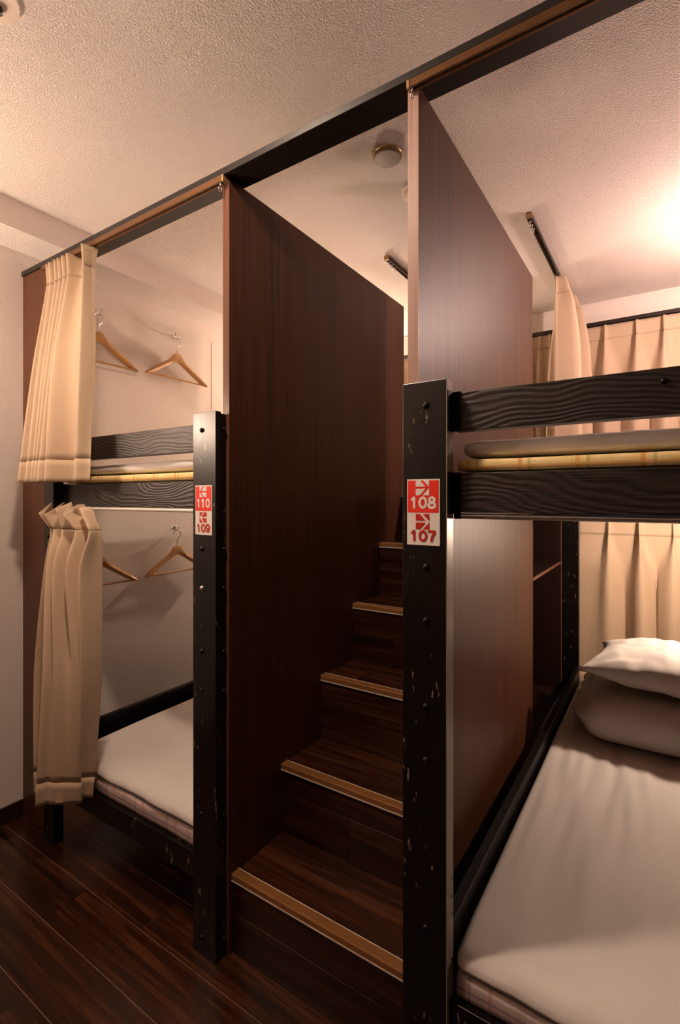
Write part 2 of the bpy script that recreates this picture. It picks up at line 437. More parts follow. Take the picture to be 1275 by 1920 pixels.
def make_bunk(label, xl0, xl1, xr0, xr1, left):
    t = thing('bunk_bed', label, 'bunk bed', ((xl0+xr1)/2, .742, 0))
    if left:
        make_post(t, xl0, xl1, .742, .7715, True)
        make_post(t, xr0, xr1, .742, .7715, True, -.8467, L=1)
    else:
        p = make_post(t, xl0, xl1-.0015, .742, .7705, True, -.320)
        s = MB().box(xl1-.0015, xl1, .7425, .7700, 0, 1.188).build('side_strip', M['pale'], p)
        for z in (.39, .362, .335, .262):
            MB().lathe((xl1, .762, z), (1, 0, 0), [(.0028, 0), (.0028, .0003)], 12).build('hole', M['blackflat'], p)
        make_post(t, xr0, xr1, .742, .7715, True)
    for x0, x1 in ((xl0+.008, xl1-.003), (xr0+.003, xr1-.008)):
        make_post(t, x0, x1, 2.20, 2.23, False, z1=1.05 if x0 < -.5 or not left else 1.05)
    xa = xl1 if not left else xl1
    xe = xr0 if not left else -.8165
    yr0, yr1 = .7718 if left else .768, .797
    for nm, z0, z1 in (('guard_rail', 1.109, 1.1705), ('side_rail', .9775, 1.041)):
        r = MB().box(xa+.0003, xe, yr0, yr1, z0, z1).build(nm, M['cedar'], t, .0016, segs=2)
        # dark plate paints the shade on the rail end; metal fitting on the post side
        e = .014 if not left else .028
        MB().box(xa+.0003, xa+e, yr0-.0016, yr0, z0-.001, z1+.001).build('bracket_or_shade', M['blackflat'], r)
        if not left: MB().box(xa+.0001, xa+.002, .7428, .7705, z0-.002, z1+.001).build('bracket_or_shade', M['blackflat'], r)
        if not left and nm == 'guard_rail':
            dome(MB(), (.0, yr0, 1.153), (0, -1, 0), .0046).build('bolt', M['bolt'], r, smooth=True)
    # lower front rail, long rails, boards under the futons
    MB().box(xl1+.0003, xr0 if not left else -.8765, .753, .778, .145, .2025).build('lower_rail', M['black'], t, .0015, segs=2)
    la, lb = (xl1-.020, xl1-.001), (xr0+.001, xr0+.020)
    for (a, bq) in (la, lb):
        if left and a > -1: a, bq = -.8765+.002, -.8165
        MB().box(a, bq, .7722, 2.199, .235, .312).build('long_rail', M['blackflat'], t, .0016, segs=2)
        MB().box(a, bq, .7985, 2.199, .9775, 1.030).build('long_rail', M['blackflat'], t, .0016, segs=2)
    ia, ib = la[1], (lb[0] if not left else -.8745)
    MB().box(ia+.001, ib-.001, .7785, 2.199, .180, .2025).build('bed_board', M['ply'], t)
    MB().box(ia+.001, ib-.001, .7985, 2.199, .985, 1.03).build('bed_board', M['ply'], t)
    return t
make_bunk('left black wooden bunk bed beside the left wall with 110 and 109 sign', -1.527, -1.474, -.8763, -.804, True)
make_bunk('right black wooden bunk bed with 108 and 107 sign', -.3617, -.285, .289, .365, False)

def number_sign(label, x0, x1, z0, zm, z1, top, bot, right):
    y = .742
    t = thing('bed_number_sign', label, 'sign', ((x0+x1)/2, y, z0))
    W = x1-x0
    MB().box(x0, x1, y-.0010, y-.0001, z0, z1).build('backing', M['paper'], t)
    MB().box(x0+.0012, x1-.0018, y-.0013, y-.001, zm, z1-.0022).build('red_field', M['red'], t)
    def arrow(zc, s, mat):
        # square cut into four by an arrow
        polys = [[(0, 0), (.30, 0), (.72, .43), (0, .43)], [(0, .57), (.72, .57), (.30, 1), (0, 1)],
                 [(.52, 0), (1, 0), (1, .46)], [(1, .54), (1, 1), (.52, 1)]]
        xa = (x0+x1)/2 - s/2 - W*.02; mb = MB()
        for pl in polys:
            q = [((u if right else 1-u)*s + xa, zc + s*1.06/2 - v*s*1.06) for u, v in pl]
            mb.prism(q, 'y', y-.0017, y-.0011)
        return mb.build('arrow', mat, t)
    def ell(cx, cy, rx, ry, n=22, a0=0, a1=360):
        return [(cx+rx*math.cos(math.radians(a0+(a1-a0)*k/n)), cy+ry*math.sin(math.radians(a0+(a1-a0)*k/n))) for k in range(n+1)]
    GLYPH = {'1': [[(.50, 0), (.50, 1)], [(.17, .72), (.30, .75), (.40, .84), (.46, .97)]],
             '0': [ell(.5, .5, .37, .42)],
             '8': [ell(.5, .735, .29, .19), ell(.5, .275, .36, .205)],
             '7': [[(.08, .925), (.92, .925)], [(.85, .90), (.66, .66), (.50, .36), (.43, 0)]],
             '9': [ell(.5, .67, .35, .25), [(.85, .67), (.86, .50), (.80, .26), (.66, .10), (.46, .07), (.27, .14), (.18, .27)]]}
    def digits(txt, za, zb, mat):
        cw = W*.272; sw = W*.072; hh = zb-za; xa = (x0+x1)/2 - cw*len(txt)/2 - W*.005; mb = MB()
        for i, ch in enumerate(txt):
            for q, line in enumerate(GLYPH[ch]):
                pts = [Vector((xa + cw*i + u*cw, za + v*hh)) for u, v in line]
                closed = (pts[0]-pts[-1]).length < 1e-6; n = len(pts); L_, R_ = [], []
                for k, p in enumerate(pts):
                    pa = pts[k-1] if k else (pts[-2] if closed else p); pb = pts[k+1] if k < n-1 else (pts[1] if closed else p)
                    tg = (pb-pa).normalized(); nn = Vector((-tg.y, tg.x))*sw/2
                    L_.append(p+nn); R_.append(p-nn)
                yy = y-.0017-.00004*q
                mb.add([(p.x, yy, p.y) for p in L_+R_], [(k, k+1, n+k+1, n+k) for k in range(n-1)])
        return mb.build('number', mat, t)
    Ht, Hb = z1-zm, zm-z0
    s = W*.41
    arrow(z1-Ht*.255, s, M['paper']); digits(top, zm+Ht*.125, zm+Ht*.475, M['paper'])
    arrow(zm-Hb*.275, s, M['darkred']); digits(bot, z0+Hb*.115, z0+Hb*.455, M['darkred'])
    return t
number_sign('red and white bed number sign reading 110 and 109 with arrows pointing left', -.8673, -.8147, .921, .9735, 1.0290, '110', '109', False)
number_sign('red and white bed number sign reading 108 and 107 with arrows pointing right', -.353, -.2964, .925, .9775, 1.0315, '108', '107', True)

# ------------------------------------------------------------------ bedding
def rbox(x0, x1, y0, y1, z0, z1, r, nx, ny, nz, fn=None):
    """rounded box with a displacement function on world points"""
    mb = MB(); lo = (x0, y0, z0); hi = (x1, y1, z1); ns = (nx, ny, nz)
    def shape(p):
        c = [min(max(p[i], lo[i]+min(r, (hi[i]-lo[i])/2-1e-4)), hi[i]-min(r, (hi[i]-lo[i])/2-1e-4)) for i in range(3)]
        d = Vector([p[i]-c[i] for i in range(3)])
        q = Vector(c) + (d.normalized()*min(r, (z1-z0)/2-1e-4) if d.length > 1e-9 else d)
        return fn(q) if fn else q
    for ax in range(3):
        u, v = [i for i in range(3) if i != ax]
        for side in (lo[ax], hi[ax]):
            def f(a, b):
                p = [0, 0, 0]; p[ax] = side
                # denser towards the edges
                e = lambda t: .5-.5*math.cos(math.pi*t)*(.55) - (0 if False else 0) if False else t
                p[u] = lo[u]+(hi[u]-lo[u])*a; p[v] = lo[v]+(hi[v]-lo[v])*b
                return shape(p)
            mb.grid(f, ns[u], ns[v])
    return mb
def nz(p, s, seed=0): return noise.noise(Vector((p[0]*s+seed*7.3, p[1]*s+seed*3.1, p[2]*s)))

def lower_bed(lab_f, lab_m, x0, x1, seed):
    def wob_f(p):
        q = p.copy(); q.z += (.002*nz((p.x, 0, 0), 9, seed)-.0022)*(1 if p.z > .23 else 0); q.y += .003*nz((p.x, 0, p.z), 8, seed); return q
    f = rbox(x0+.002, x1-.002, .762, 2.18, .2040, .245, .006, 26, 40, 4, wob_f).build('futon', M['plaid_p'], None, smooth=True, weld=True)
    f.location = (0, 0, 0); tag(f, lab_f, 'futon')
    def wob_m(p):
        q = p.copy(); k = max(0, (p.z-.25)/.03)
        wr = .005*nz((p.x*1.7, p.y*.3, 0), 9, seed) + .0048*nz((p.x*3, p.y*.30+p.x*.4, 0), 13, seed+2)*min(1, max(.15, (p.y-.8)*1.6))
        q.z += k*wr
        # front corners and edge droop a little
        e = max(0, 1-(p.y-.76)/.10); q.z -= .010*e*e*(1 if k > .3 else 0)
        if p.y < .80: q.y += .004*nz((p.x, 0, p.z), 7, seed)
        return q
    m_ = rbox(x0, x1, .760, 2.185, .2462, .281, .016, 130, 90, 5, wob_m).build('mattress', M['sheet'], None, smooth=True, weld=True)
    tag(m_, lab_m, 'mattress'); return m_
lower_bed('mauve plaid futon under the white mattress of the lower right bunk', 'white sheeted mattress with pillows, on the lower right bunk', -.281, .285, 1)
lower_bed('mauve plaid futon under the white mattress of the lower left bunk', 'white sheeted mattress on the lower left bunk beside the curtain', -1.43, -.88, 5)

def upper_bed(lab_f, lab_s, x0, x1, seed, xs0):
    def wob(p):
        q = p.copy(); q.y += .002*nz((p.x, 0, p.z), 9, seed); q.z += .0012*nz((p.x, p.y, 0), 8, seed); return q
    f = rbox(x0, x1, .7985-.022, 2.18, 1.0425, 1.064, .007, 40, 40, 3, wob).build('futon', M['plaid_y'], None, smooth=True, weld=True)
    tag(f, lab_f, 'futon')
    def wob2(p):
        q = p.copy(); k = max(0, (p.z-1.066)/.03)
        q.z += k*(.003*nz((p.x, p.y*.5, 0), 6, seed+3)) + .0015*nz(p, 20, seed)*min(1, k)
        e = max(0, 1-(p.x-xs0)/.07); q.y += .006*nz((p.x, 0, p.z*2), 12, seed) + .012*e*nz((p.x, 0, p.z), 40, seed)
        q.z -= .004*e*e*k
        return q
    s = rbox(xs0, x1-.003, .786, 2.17, 1.0672, 1.095, .0138, 70, 60, 6, wob2).build('folded_sheet_mattress', M['sheet'], None, smooth=True, weld=True)
    s.name = 'mattress'; tag(s, lab_s, 'mattress')
upper_bed('yellow plaid futon on the upper right bunk', 'pale sheeted mattress on the upper right bunk, above yellow plaid', -.283, .286, 2, -.278)
upper_bed('yellow plaid futon on the upper left bunk behind the curtain', 'pale sheeted mattress on the upper left bunk behind guard rail', -1.47, -.88, 6, -1.462)

def pillow(name, label, c, hx, hy, hz, seed, corner=.10, group=None, rz=0, tilt=0, mat='pillow'):
    t = thing(name, label, 'pillow', (c[0], c[1], c[2]))
    def f(sgn):
        def g(a, b):
            u, v = a*2-1, b*2-1
            fu = 1 + corner*(abs(u)**3)*(abs(v)**3) - .06*(1-abs(u)**2)*0
            x = u*hx*(1 - .07*(1-abs(u))*0 - .06*(1-v*v)*abs(u)**4*-1*0) ; y = v*hy
            # edges bow in between the corners
            x *= 1 - .07*(1-v*v)*abs(u)**2 + corner*.3*abs(v)**4*abs(u)**4
            y *= 1 - .09*(1-u*u)*abs(v)**2 + corner*.3*abs(u)**4*abs(v)**4
            hgt = (max(0, 1-abs(u)**2.6)*max(0, 1-abs(v)**2.6))**.55
            # creases radiating from the corners
            d = (1-abs(u)) + (1-abs(v))
            ang = math.atan2(1-abs(v)+1e-6, 1-abs(u)+1e-6)
            cr = .20*math.sin(ang*14+seed)*math.exp(-d*2.3)*min(1, d*4)
            z = sgn*hz*(hgt + cr*hgt + .14*nz((u*2.6, v*1.2, sgn), 3.1, seed+1)*hgt) + sgn*.20*hz*nz((u*1.3, v*1.3, sgn), 2.2, seed)*hgt
            cs, sn = math.cos(rz), math.sin(rz)
            return (c[0]+x*cs-y*sn, c[1]+x*sn+y*cs, c[2]+hz+z + tilt*x)
        return g
    mb = MB().grid(f(1), 44, 44).grid(f(-1), 44, 44)
    mb.build('pillow_case', M[mat], t, smooth=True, weld=True)
    return t
# folded duvet under the pillow: rounded fold towards the room
def duvet(label, x0, x1, y0, y1, z0, z1):
    t = thing('folded_duvet', label, 'duvet', ((x0+x1)/2, (y0+y1)/2, z0))
    def lay(za, zb, inset, seed, r):
        def wob(p):
            q = p.copy()
            e = max(0, 1-(p.x-x0)/.10)
            k = (p.z-za)/(zb-za)
            q.y += .05*e*e + inset
            q.x += .012*nz((0, p.y, p.z), 16, seed)*min(1, e*2) + .02*math.sin(k*9)*e*e*.5
            q.z += .006*nz((p.x, p.y, 0), 5, seed)*(k if k > .3 else 0) - .012*e*e*k
            return q
        return rbox(x0, x1, y0, y1, za, zb, r, 50, 30, 14, wob)
    lay(z0, z0+(z1-z0)*.995, 0, 3, .058).build('folded_cover', M['pillow'], t, smooth=True, weld=True)
    return t
duvet('white folded duvet at the head of the lower right bunk, under the pillow', -.232, .24, 1.60, 2.12, .2885, .412)
pillow('pillow', 'white pillow lying on the folded duvet, lower right bunk', (.055, 1.80, .424), .25, .17, .063, 2, .16, rz=-.10)
pillow('pillow', 'white pillow barely showing above the mattress of the upper right bunk', (.10, 1.55, 1.101), .22, .16, .036, 4)

# ------------------------------------------------------------------ curtains
def cr(p0, p1, p2, p3, t):
    return .5*((2*p1) + (p2-p0)*t + (2*p0-5*p1+4*p2-p3)*t*t + (3*p1-p0-3*p2+p3)*t*t*t)
def row_points(ctrl, m):
    P = [Vector(c) for c in ctrl]; out = []
    for i in range(len(P)-1):
        a, b_, c_, d = P[max(i-1, 0)], P[i], P[i+1], P[min(i+2, len(P)-1)]
        for k in range(m):
            out.append(cr(a, b_, c_, d, k/m))
    out.append(P[-1]); return out
def make_curtain(label, base, sections, m=6, hem=.072, group=None, rows_per=16, head=True, extra=None):
    """sections: list of (z, [(x,y[,dz])...]) from the top down"""
    t = thing('curtain', label, 'curtain', base, group)
    secs = []
    for z, pts in sections:
        secs.append([Vector((p[0], p[1], z + (p[2] if len(p) > 2 else 0))) for p in pts])
    K = len(secs[0]); rws = []
    for i in range(len(secs)-1):
        n = rows_per if i else 4
        for k in range(n):
            tt = k/n
            rws.append([cr(secs[max(i-1, 0)][j], secs[i][j], secs[i+1][j], secs[min(i+2, len(secs)-1)][j], tt) if i > 0 else
                        secs[i][j].lerp(secs[i+1][j], tt*tt*(3-2*tt)*.5+tt*.5) for j in range(K)])
    rws.append(secs[-1])
    rows = [row_points(r, m) for r in rws]
    nc = len(rows[0])
    zb = sections[-1][0] + hem
    # find split row for the hem
    split = len(rows)-2
    for i, r in enumerate(rows):
        if sum(p.z for p in r)/nc <= zb: split = i; break
    def patch(rs, off):
        mb = MB(); vs = []
        for a, r in enumerate(rs):
            for b_, p in enumerate(r):
                tx = (r[min(b_+1, nc-1)] - r[max(b_-1, 0)])
                n = Vector((tx.y, -tx.x, 0)); n = n.normalized() if n.length > 1e-9 else Vector((0, -1, 0))
                vs.append(p + n*off)
        return mb.add(vs, [(a*nc+b_, a*nc+b_+1, (a+1)*nc+b_+1, (a+1)*nc+b_) for a in range(len(rs)-1) for b_ in range(nc-1)])
    top = 4
    parts = [('heading', rows[:top+1], .0006), ('drape', rows[top:split+1], 0), ('hem', rows[split:], .0006)]
    for nm, rs, off in parts:
        o = patch(rs, off).build(nm, M['curtain'], t, smooth=True)
        md = o.modifiers.new('thickness', 'SOLIDIFY'); md.thickness = .0028 if nm == 'drape' else .0036; md.offset = 0
    return t

# upper left front curtain, pushed to the wall end, hem swinging out over the rail
R_top = [-1.517, -1.497, -1.470, -1.450, -1.4265, -1.401]
top = []; pin = []; mid = []; bot = []
R_bot = [-1.505, -1.459, -1.430, -1.413, -1.396, -1.351]
for i in range(6):
    a = R_top[i]; nx_ = R_top[i+1] if i < 5 else -1.372
    top += [(a, .741), (a+(nx_-a)*.55, .781 if i > 0 else .757)]
    pin += [(a-.002, .746), (a+(nx_-a)*.6, .776 if i > 0 else .758)]
    b0 = R_bot[i]; b1 = R_bot[i+1] if i < 5 else -1.29
    if i < 5:
        mid += [(a*.5+b0*.5, .700), (a*.5+b0*.5+.022, .742)]
        bot += [(b0, .660), (b0+(b1-b0)*.72, .712)]
    else:
        mid += [(-1.383, .692), (-1.345, .722)]
        bot += [(b0, .658), (-1.319, .714)]
top += [(-1.318, .748), (-1.330, .780), (-1.314, .735), (-1.308, .776), (-1.302, .760)]
pin += [(-1.318, .757), (-1.325, .772), (-1.312, .738), (-1.312, .770), (-1.303, .757)]
mid += [(-1.300, .734), (-1.300, .742), (-1.272, .706), (-1.268, .744), (-1.266, .738)]
bot += [(-1.296, .724), (-1.292, .712), (-1.262, .688), (-1.240, .705), (-1.232, .712)]
make_curtain('cream pleated curtain bunched at the left end of the upper left bunk', (-1.4, .73, 1.045),
             [(1.688, top), (1.632, pin), (1.36, mid), (1.045, bot)], m=7)
# lower left front curtain
top = [(-1.4505, .690, -.028), (-1.466, .733, 0), (-1.4185, .690, -.030), (-1.397, .733, .002), (-1.357, .690, -.015), (-1.361, .734, .002),
       (-1.310, .685, -.028), (-1.337, .733, -.006), (-1.285, .728, -.004), (-1.272, .708, -.012), (-1.262, .732, -.010), (-1.248, .730, -.028)]
pin = [(-1.420, .706), (-1.416, .724), (-1.405, .708), (-1.372, .726), (-1.351, .704), (-1.315, .728), (-1.288, .704), (-1.275, .730), (-1.262, .731), (-1.222, .704), (-1.220, .726), (-1.215, .732)]
b1 = [(-1.418, .688), (-1.402, .730), (-1.385, .678), (-1.362, .728), (-1.343, .674), (-1.318, .733), (-1.290, .680), (-1.268, .722), (-1.262, .738), (-1.242, .688), (-1.226, .718), (-1.216, .736)]
mid = [(-1.450, .678), (-1.422, .732), (-1.364, .658), (-1.346, .678), (-1.325, .668), (-1.300, .690), (-1.272, .690), (-1.250, .706), (-1.272, .741), (-1.243, .692), (-1.230, .715), (-1.224, .738)]
bot = [(-1.450, .678, -.004), (-1.430, .728), (-1.386, .653), (-1.370, .674), (-1.352, .682), (-1.335, .696), (-1.318, .710), (-1.300, .728), (-1.337, .744, .01), (-1.312, .722, .015), (-1.290, .733, .015), (-1.272, .743, .015)]
lc = make_curtain('cream pleated curtain hanging bunched in front of the lower left bunk', (-1.35, .71, .19),
             [(.988, top), (.918, pin), (.80, b1), (.52, mid), (.19, bot)], m=7)
# small square patch sewn on its hem
pt = MB()
a, bq = Vector((-1.3475, .6855, 0)), Vector((-1.3325, .698, 0)); nrm = Vector((.64, -.77, 0))*.0052
pt.add([a+nrm+Vector((0, 0, z)) for z in (.197, .222)] + [bq+nrm+Vector((0, 0, z)) for z in (.222, .197)] +
       [a+nrm*.6+Vector((0, 0, z)) for z in (.197, .222)] + [bq+nrm*.6+Vector((0, 0, z)) for z in (.222, .197)],
       [(0,1,2,3),(7,6,5,4),(0,4,5,1),(1,5,6,2),(2,6,7,3),(3,7,4,0)])
pt.build('patch', mat_cloth('patch_cloth', (.50, .34, .21), (.46, .31, .19)), lc)

def pleated(label, base, axis, c0, a0, a1, pleats, ztop, zbot, amp=1.0, seed=1, side=-1, m=5):
    """pinch pleated curtain along axis ('x' or 'y'), plane at c0, bulging towards side"""
    rg = random.Random(seed); n = len(pleats)
    secs = []
    jit = [rg.uniform(-1, 1) for _ in range(n+1)]
    def sect(p, A, vl, sw):
        pts = [(a0, 0)]
        for i, x in enumerate(pleats):
            pv = pleats[i-1] if i else a0 - .02
            xx = x + sw*jit[i]
            w = p
            lim = min(x-(pleats[i-1] if i else a0-.03), (pleats[i+1] if i < n-1 else a1+.03)-x)*.42
            w = min(w, lim)
            pts += [(xx-w, 0), (xx, A*(1+.25*jit[i])), (xx+w, 0)]
            nxp = pleats[i+1] if i < n-1 else a1
            if i < n-1: pts.append(((x+nxp)/2 + sw*(jit[i]+jit[i+1])/2, -vl*(1+.3*jit[i])))
        pts.append((a1, 0))
        out = []
        for u, d in pts:
            out.append((u, c0 + side*d) if axis == 'x' else (c0 + side*d, u))
        return out
    H = ztop - zbot
    secs = [(ztop, sect(.011, .013*amp, .002, 0)), (ztop-.060, sect(.0055, .020*amp, .003, 0)),
            (ztop-.085, sect(.012, .024*amp, .004, .002)), (ztop-.32*H-.05, sect(.042, .034*amp, .014*amp, .006)), (zbot, sect(.048, .036*amp, .022*amp, .012))]
    return make_curtain(label, base, secs, m=m)
pleated('pink-lit pleated window curtain above the right upper bunk', (0, 2.36, .99), 'x', 2.385, -.37, .355,
        [-.325, -.2096, -.0943, .0003, .105, .205, .30], 1.738, .995, 1.0, 3)
pleated('cream window curtain bunched behind the stair landing', (-.6, 2.36, 1.03), 'x', 2.385, -.80, -.40,
        [-.76, -.70, -.65, -.60, -.555, -.515, -.470, -.425], 1.738, 1.03, .9, 5)
pleated('cream window curtain far behind the left partition panel', (-1.2, 2.36, 1.03), 'x', 2.385, -1.34, -1.0,
        [-1.29, -1.22, -1.16, -1.10, -1.04], 1.738, 1.05, 1.0, 6)
pleated('beige pleated curtain behind the pillow of the lower right bunk', (0, 2.34, .2), 'x', 2.36, -.315, .355,
        [-.1935, -.083, .033, .14, .25], .908, .196, 1.15, 8)
pleated('cream curtain bunched at the far end of the right ceiling track', (-.34, 2.2, 1.06), 'y', -.340, 2.00, 2.335,
        [2.03, 2.10, 2.17, 2.235, 2.295], 1.842, 1.097, 2.3, 9, side=1)

# ------------------------------------------------------------------ curtain tracks and rods
def track_x(label, x0, x1, y0, y1, z0, z1, mat, cap_ends=(True, False), capmat=None, runner=True):
    t = thing('curtain_track', label, 'curtain track', ((x0+x1)/2, (y0+y1)/2, z0))
    w_ = y1-y0; lip = w_*.30; th = (z1-z0)*.28
    prof = [(y0, z0), (y0+lip, z0), (y0+lip, z0+th), (y0+th, z0+th), (y0+th, z1-th), (y1-th, z1-th), (y1-th, z0+th), (y1-lip, z0+th), (y1-lip, z0), (y1, z0), (y1, z1), (y0, z1)]
    MB().prism(prof, 'x', x0, x1).build('channel', mat, t)
    for x, on, s in ((x0, cap_ends[0], -1), (x1, cap_ends[1], 1)):
        if on:
            c = MB().box(min(x, x+s*.006), max(x, x+s*.006), y0-.0015, y1+.001, z0-.002, z1).build('end_cap', capmat or M['brass'], t, .001)
            if runner:
                xr = x - s*.004; ym = y0+.002
                r = MB().tube([(xr, ym, z0-.001), (xr, ym-.001, z0-.012)], .0022, 8)
                r.tube([(xr, ym-.001 + .0045*math.sin(q), z0-.016 + .0055*math.cos(q)) for q in [k*math.pi*2/12 for k in range(13)]], .0012, 6)
                r.build('runner_ring', M['chrome'], c, smooth=True)
    return t
track_x('bronze curtain track under the beam over the upper left bunk', -1.575, -.803, .7572, .7722, 1.690, 1.7021, M['bronze'], (False, True))
track_x('bronze curtain track under the beam over the upper right bunk', -.356, .40, .7572, .7722, 1.690, 1.7021, M['bronze'], (True, False))
track_x('dark curtain track along the top of the back window', -1.36, .40, 2.376, 2.394, 1.742, 1.757, M['darktrack'], (True, True), M['darktrack'], False)
track_x('dark curtain track behind the lower right bunk', -.33, .372, 2.353, 2.367, .911, .923, M['darktrack'], (True, True), M['darktrack'], False)
def track_y(label, x, y0, y1):
    t = thing('curtain_track', label, 'curtain track', (x, (y0+y1)/2, 1.8465))
    z0, z1 = 1.8468, 1.8604; x0, x1 = x-.008, x+.008; lip = .005; th = .0035
    prof = [(x0, z0), (x0+lip, z0), (x0+lip, z0+th), (x0+th, z0+th), (x0+th, z1-th), (x1-th, z1-th), (x1-th, z0+th), (x1-lip, z0+th), (x1-lip, z0), (x1, z0), (x1, z1), (x0, z1)]
    MB().prism(prof, 'y', y0, y1).build('channel', M['darktrack'], t)
    c = MB().box(x0-.001, x1+.001, y0-.008, y0, z0-.0015, z1).build('end_cap', M['brass'], t, .001)
    for k in range(3):
        yy = y0+.012+.024*k
        r = MB().tube([(x, yy, z0+.001), (x, yy, z0-.008)], .003, 8)
        r.tube([(x, yy+.004*math.sin(q), z0-.012+.005*math.cos(q)) for q in [j*math.pi*2/10 for j in range(11)]], .0013, 6)
        r.build('runner_ring', M['chrome'], t, smooth=True)
    return t
track_y('dark ceiling curtain track above the right edge of the landing', -.340, 1.563, 2.36)
track_y('dark ceiling curtain track above the left edge of the landing', -.8226, 1.563, 2.36)
def rod(label, x0, x1, mat):
    t = thing('curtain_rod', label, 'curtain rod', ((x0+x1)/2, .775, .9705))
    MB().tube([(x0, .7755, .9722), (x1, .7755, .9722)], .0046, 14).build('tube', mat, t, smooth=True, auto=.8)
    for x, s in ((x0, 1), (x1, -1)):
        MB().tube([(x, .7755, .9722), (x+s*.012, .7755, .9722)], .0051, 14).build('end_stop', M['blackflat'], t, smooth=True, auto=.8)
rod('white curtain rod under the side rail of the left bunk', -1.4735, -.8765, M['whitemetal'])
rod('steel curtain rod under the side rail of the right bunk', -.2845, .2885, M['steelrod'])

# ------------------------------------------------------------------ clothes hangers on the left wall
def hanger(y, z, where):
    """z = height of the wall hook"""
    g = 'wooden hangers on the left wall'
    h = thing('wall_hook', 'chrome coat hook above the hanger, ' + where, 'hook', (XL, y, z), 'coat hooks')
    MB().lathe((XL, y, z), (1, 0, 0), [(.0075, 0), (.0075, .002), (.006, .0035)], 14).build('plate', M['chrome'], h, smooth=True, auto=.6)
    for s in (-1, 1):
        MB().tube([(XL+.003, y, z-.002), (XL+.012, y+s*.002, z-.010), (XL+.022, y+s*.006, z-.010), (XL+.028, y+s*.010, z-.002), (XL+.029, y+s*.011, z+.010)], [.0022, .0022, .0021, .002, .0026], 8).build('prong', M['chrome'], h, smooth=True)
    x = XL + .026; yc = y; zt = z - .074
    t = thing('clothes_hanger', 'wooden clothes hanger with bar, ' + where, 'hanger', (x, yc, zt-.105), g)
    # wooden shoulders
    up = [(.0, .0), (.010, -.0005), (.018, -.006), (.030, -.022), (.048, -.036), (.085, -.058), (.120, -.080), (.146, -.100), (.150, -.106)]
    lo = [(.147, -.108), (.138, -.107), (.110, -.095), (.075, -.074), (.040, -.053), (.020, -.040), (.0, -.035)]
    half = up + lo
    out = [(yc+u, zt+v) for u, v in half] + [(yc-u, zt+v) for u, v in reversed(half[1:-1])]
    # body as strips so the outline stays clean
    mb = MB(); n = 12
    def interp(tab, u):
        for (a, va), (b_, vb) in zip(tab, tab[1:]):
            if a <= u <= b_: return va + (vb-va)*((u-a)/(b_-a) if b_ > a else 0)
        return tab[-1][1]
    lo_s = sorted(lo + [(.150, -.109)])
    us = [.0, .010, .018, .030, .048, .066, .085, .103, .120, .134, .146, .150]
    us = [-u for u in reversed(us[1:])] + us
    ring = []
    for u in us:
        a = interp(up, abs(u)); b_ = interp(lo_s, abs(u)); th = .0085 + .002*abs(u)/.15
        bow = .010*(abs(u)/.15)**2
        xx = x + bow*.5
        mid_ = (a+b_)/2
        ring.append([(xx-th*.6, yc+u, zt+a), (xx+th*.6, yc+u, zt+a), (xx+th, yc+u, zt+mid_), (xx+th*.6, yc+u, zt+b_), (xx-th*.6, yc+u, zt+b_), (xx-th, yc+u, zt+mid_)])
    vs = [p for r in ring for p in r]; k = 6
    fs = [(i*k+j, i*k+(j+1) % k, (i+1)*k+(j+1) % k, (i+1)*k+j) for i in range(len(ring)-1) for j in range(k)] + [tuple(range(k)), tuple((len(ring)-1)*k+j for j in range(k-1, -1, -1))]
    mb.add(vs, fs).build('shoulders', M['hanger'], t, smooth=True, auto=.7)
    MB().tube([(x+.003, yc-.139, zt-.104), (x+.003, yc+.139, zt-.104)], .0038, 8).build('bar', M['hanger'], t, smooth=True, auto=.7)
    # wire hook: stem then a loop over the wall hook
    R = .021; cz = z - .012 - R*.9 + .006
    pth = [(x, yc, zt-.002), (x, yc, zt+.014)] + [(x, yc + R*math.sin(q)*.8, cz + R*math.cos(q)*.95) for q in [math.radians(v) for v in (168, 140, 110, 80, 50, 20, -10, -40, -75, -100)]]
    MB().tube(pth, .0016, 8).build('wire_hook', M['chrome'], t, smooth=True)
hanger(.997, 1.662, 'upper left bunk, half hidden by the curtain')
hanger(1.335, 1.668, 'upper left bunk, fully in view')
hanger(.997, .872, 'lower left bunk, mostly hidden by the curtain')
hanger(1.335, .880, 'lower left bunk, beside the 109 sign post')

# ------------------------------------------------------------------ shelf unit under the landing, seen from the lower right bunk
t = thing('shelf_unit', 'dark brown open shelf unit under the landing beside the lower right bunk', 'shelf', (-.56, 1.9, .2))
MB().box(-.79, -.348, 1.6425, 1.6525, .232, .988).build('side_panel', M['shelf'], t)
MB().box(-.79, -.348, 2.158, 2.17, .232, .988).build('side_panel', M['shelf'], t)
MB().box(-.80, -.79, 1.6425, 2.17, .0, .988).build('back_panel', M['shelf'], t)
MB().box(-.79, -.348, 1.6425, 2.17, .214, .2315).build('bottom_panel', M['shelf'], t)
sh = MB().box(-.79, -.350, 1.6528, 2.1577, .737, .748).build('shelf', M['shelf'], t)
MB().box(-.350, -.3485, 1.6528, 2.1577, .737, .748).build('edge_band', M['lam_edge'], sh)
MB().box(-.348, -.3465, 2.158, 2.17, .232, .988).build('edge_band', M['lam_edge'], t)
for yy in (2.06, 1.75):
    for z in (.765, .728):
        MB().lathe((-.40, 2.158, z), (0, -1, 0), [(.002, 0), (.002, .004)], 8).build('shelf_pin', M['chrome'], t) if yy > 2 else None

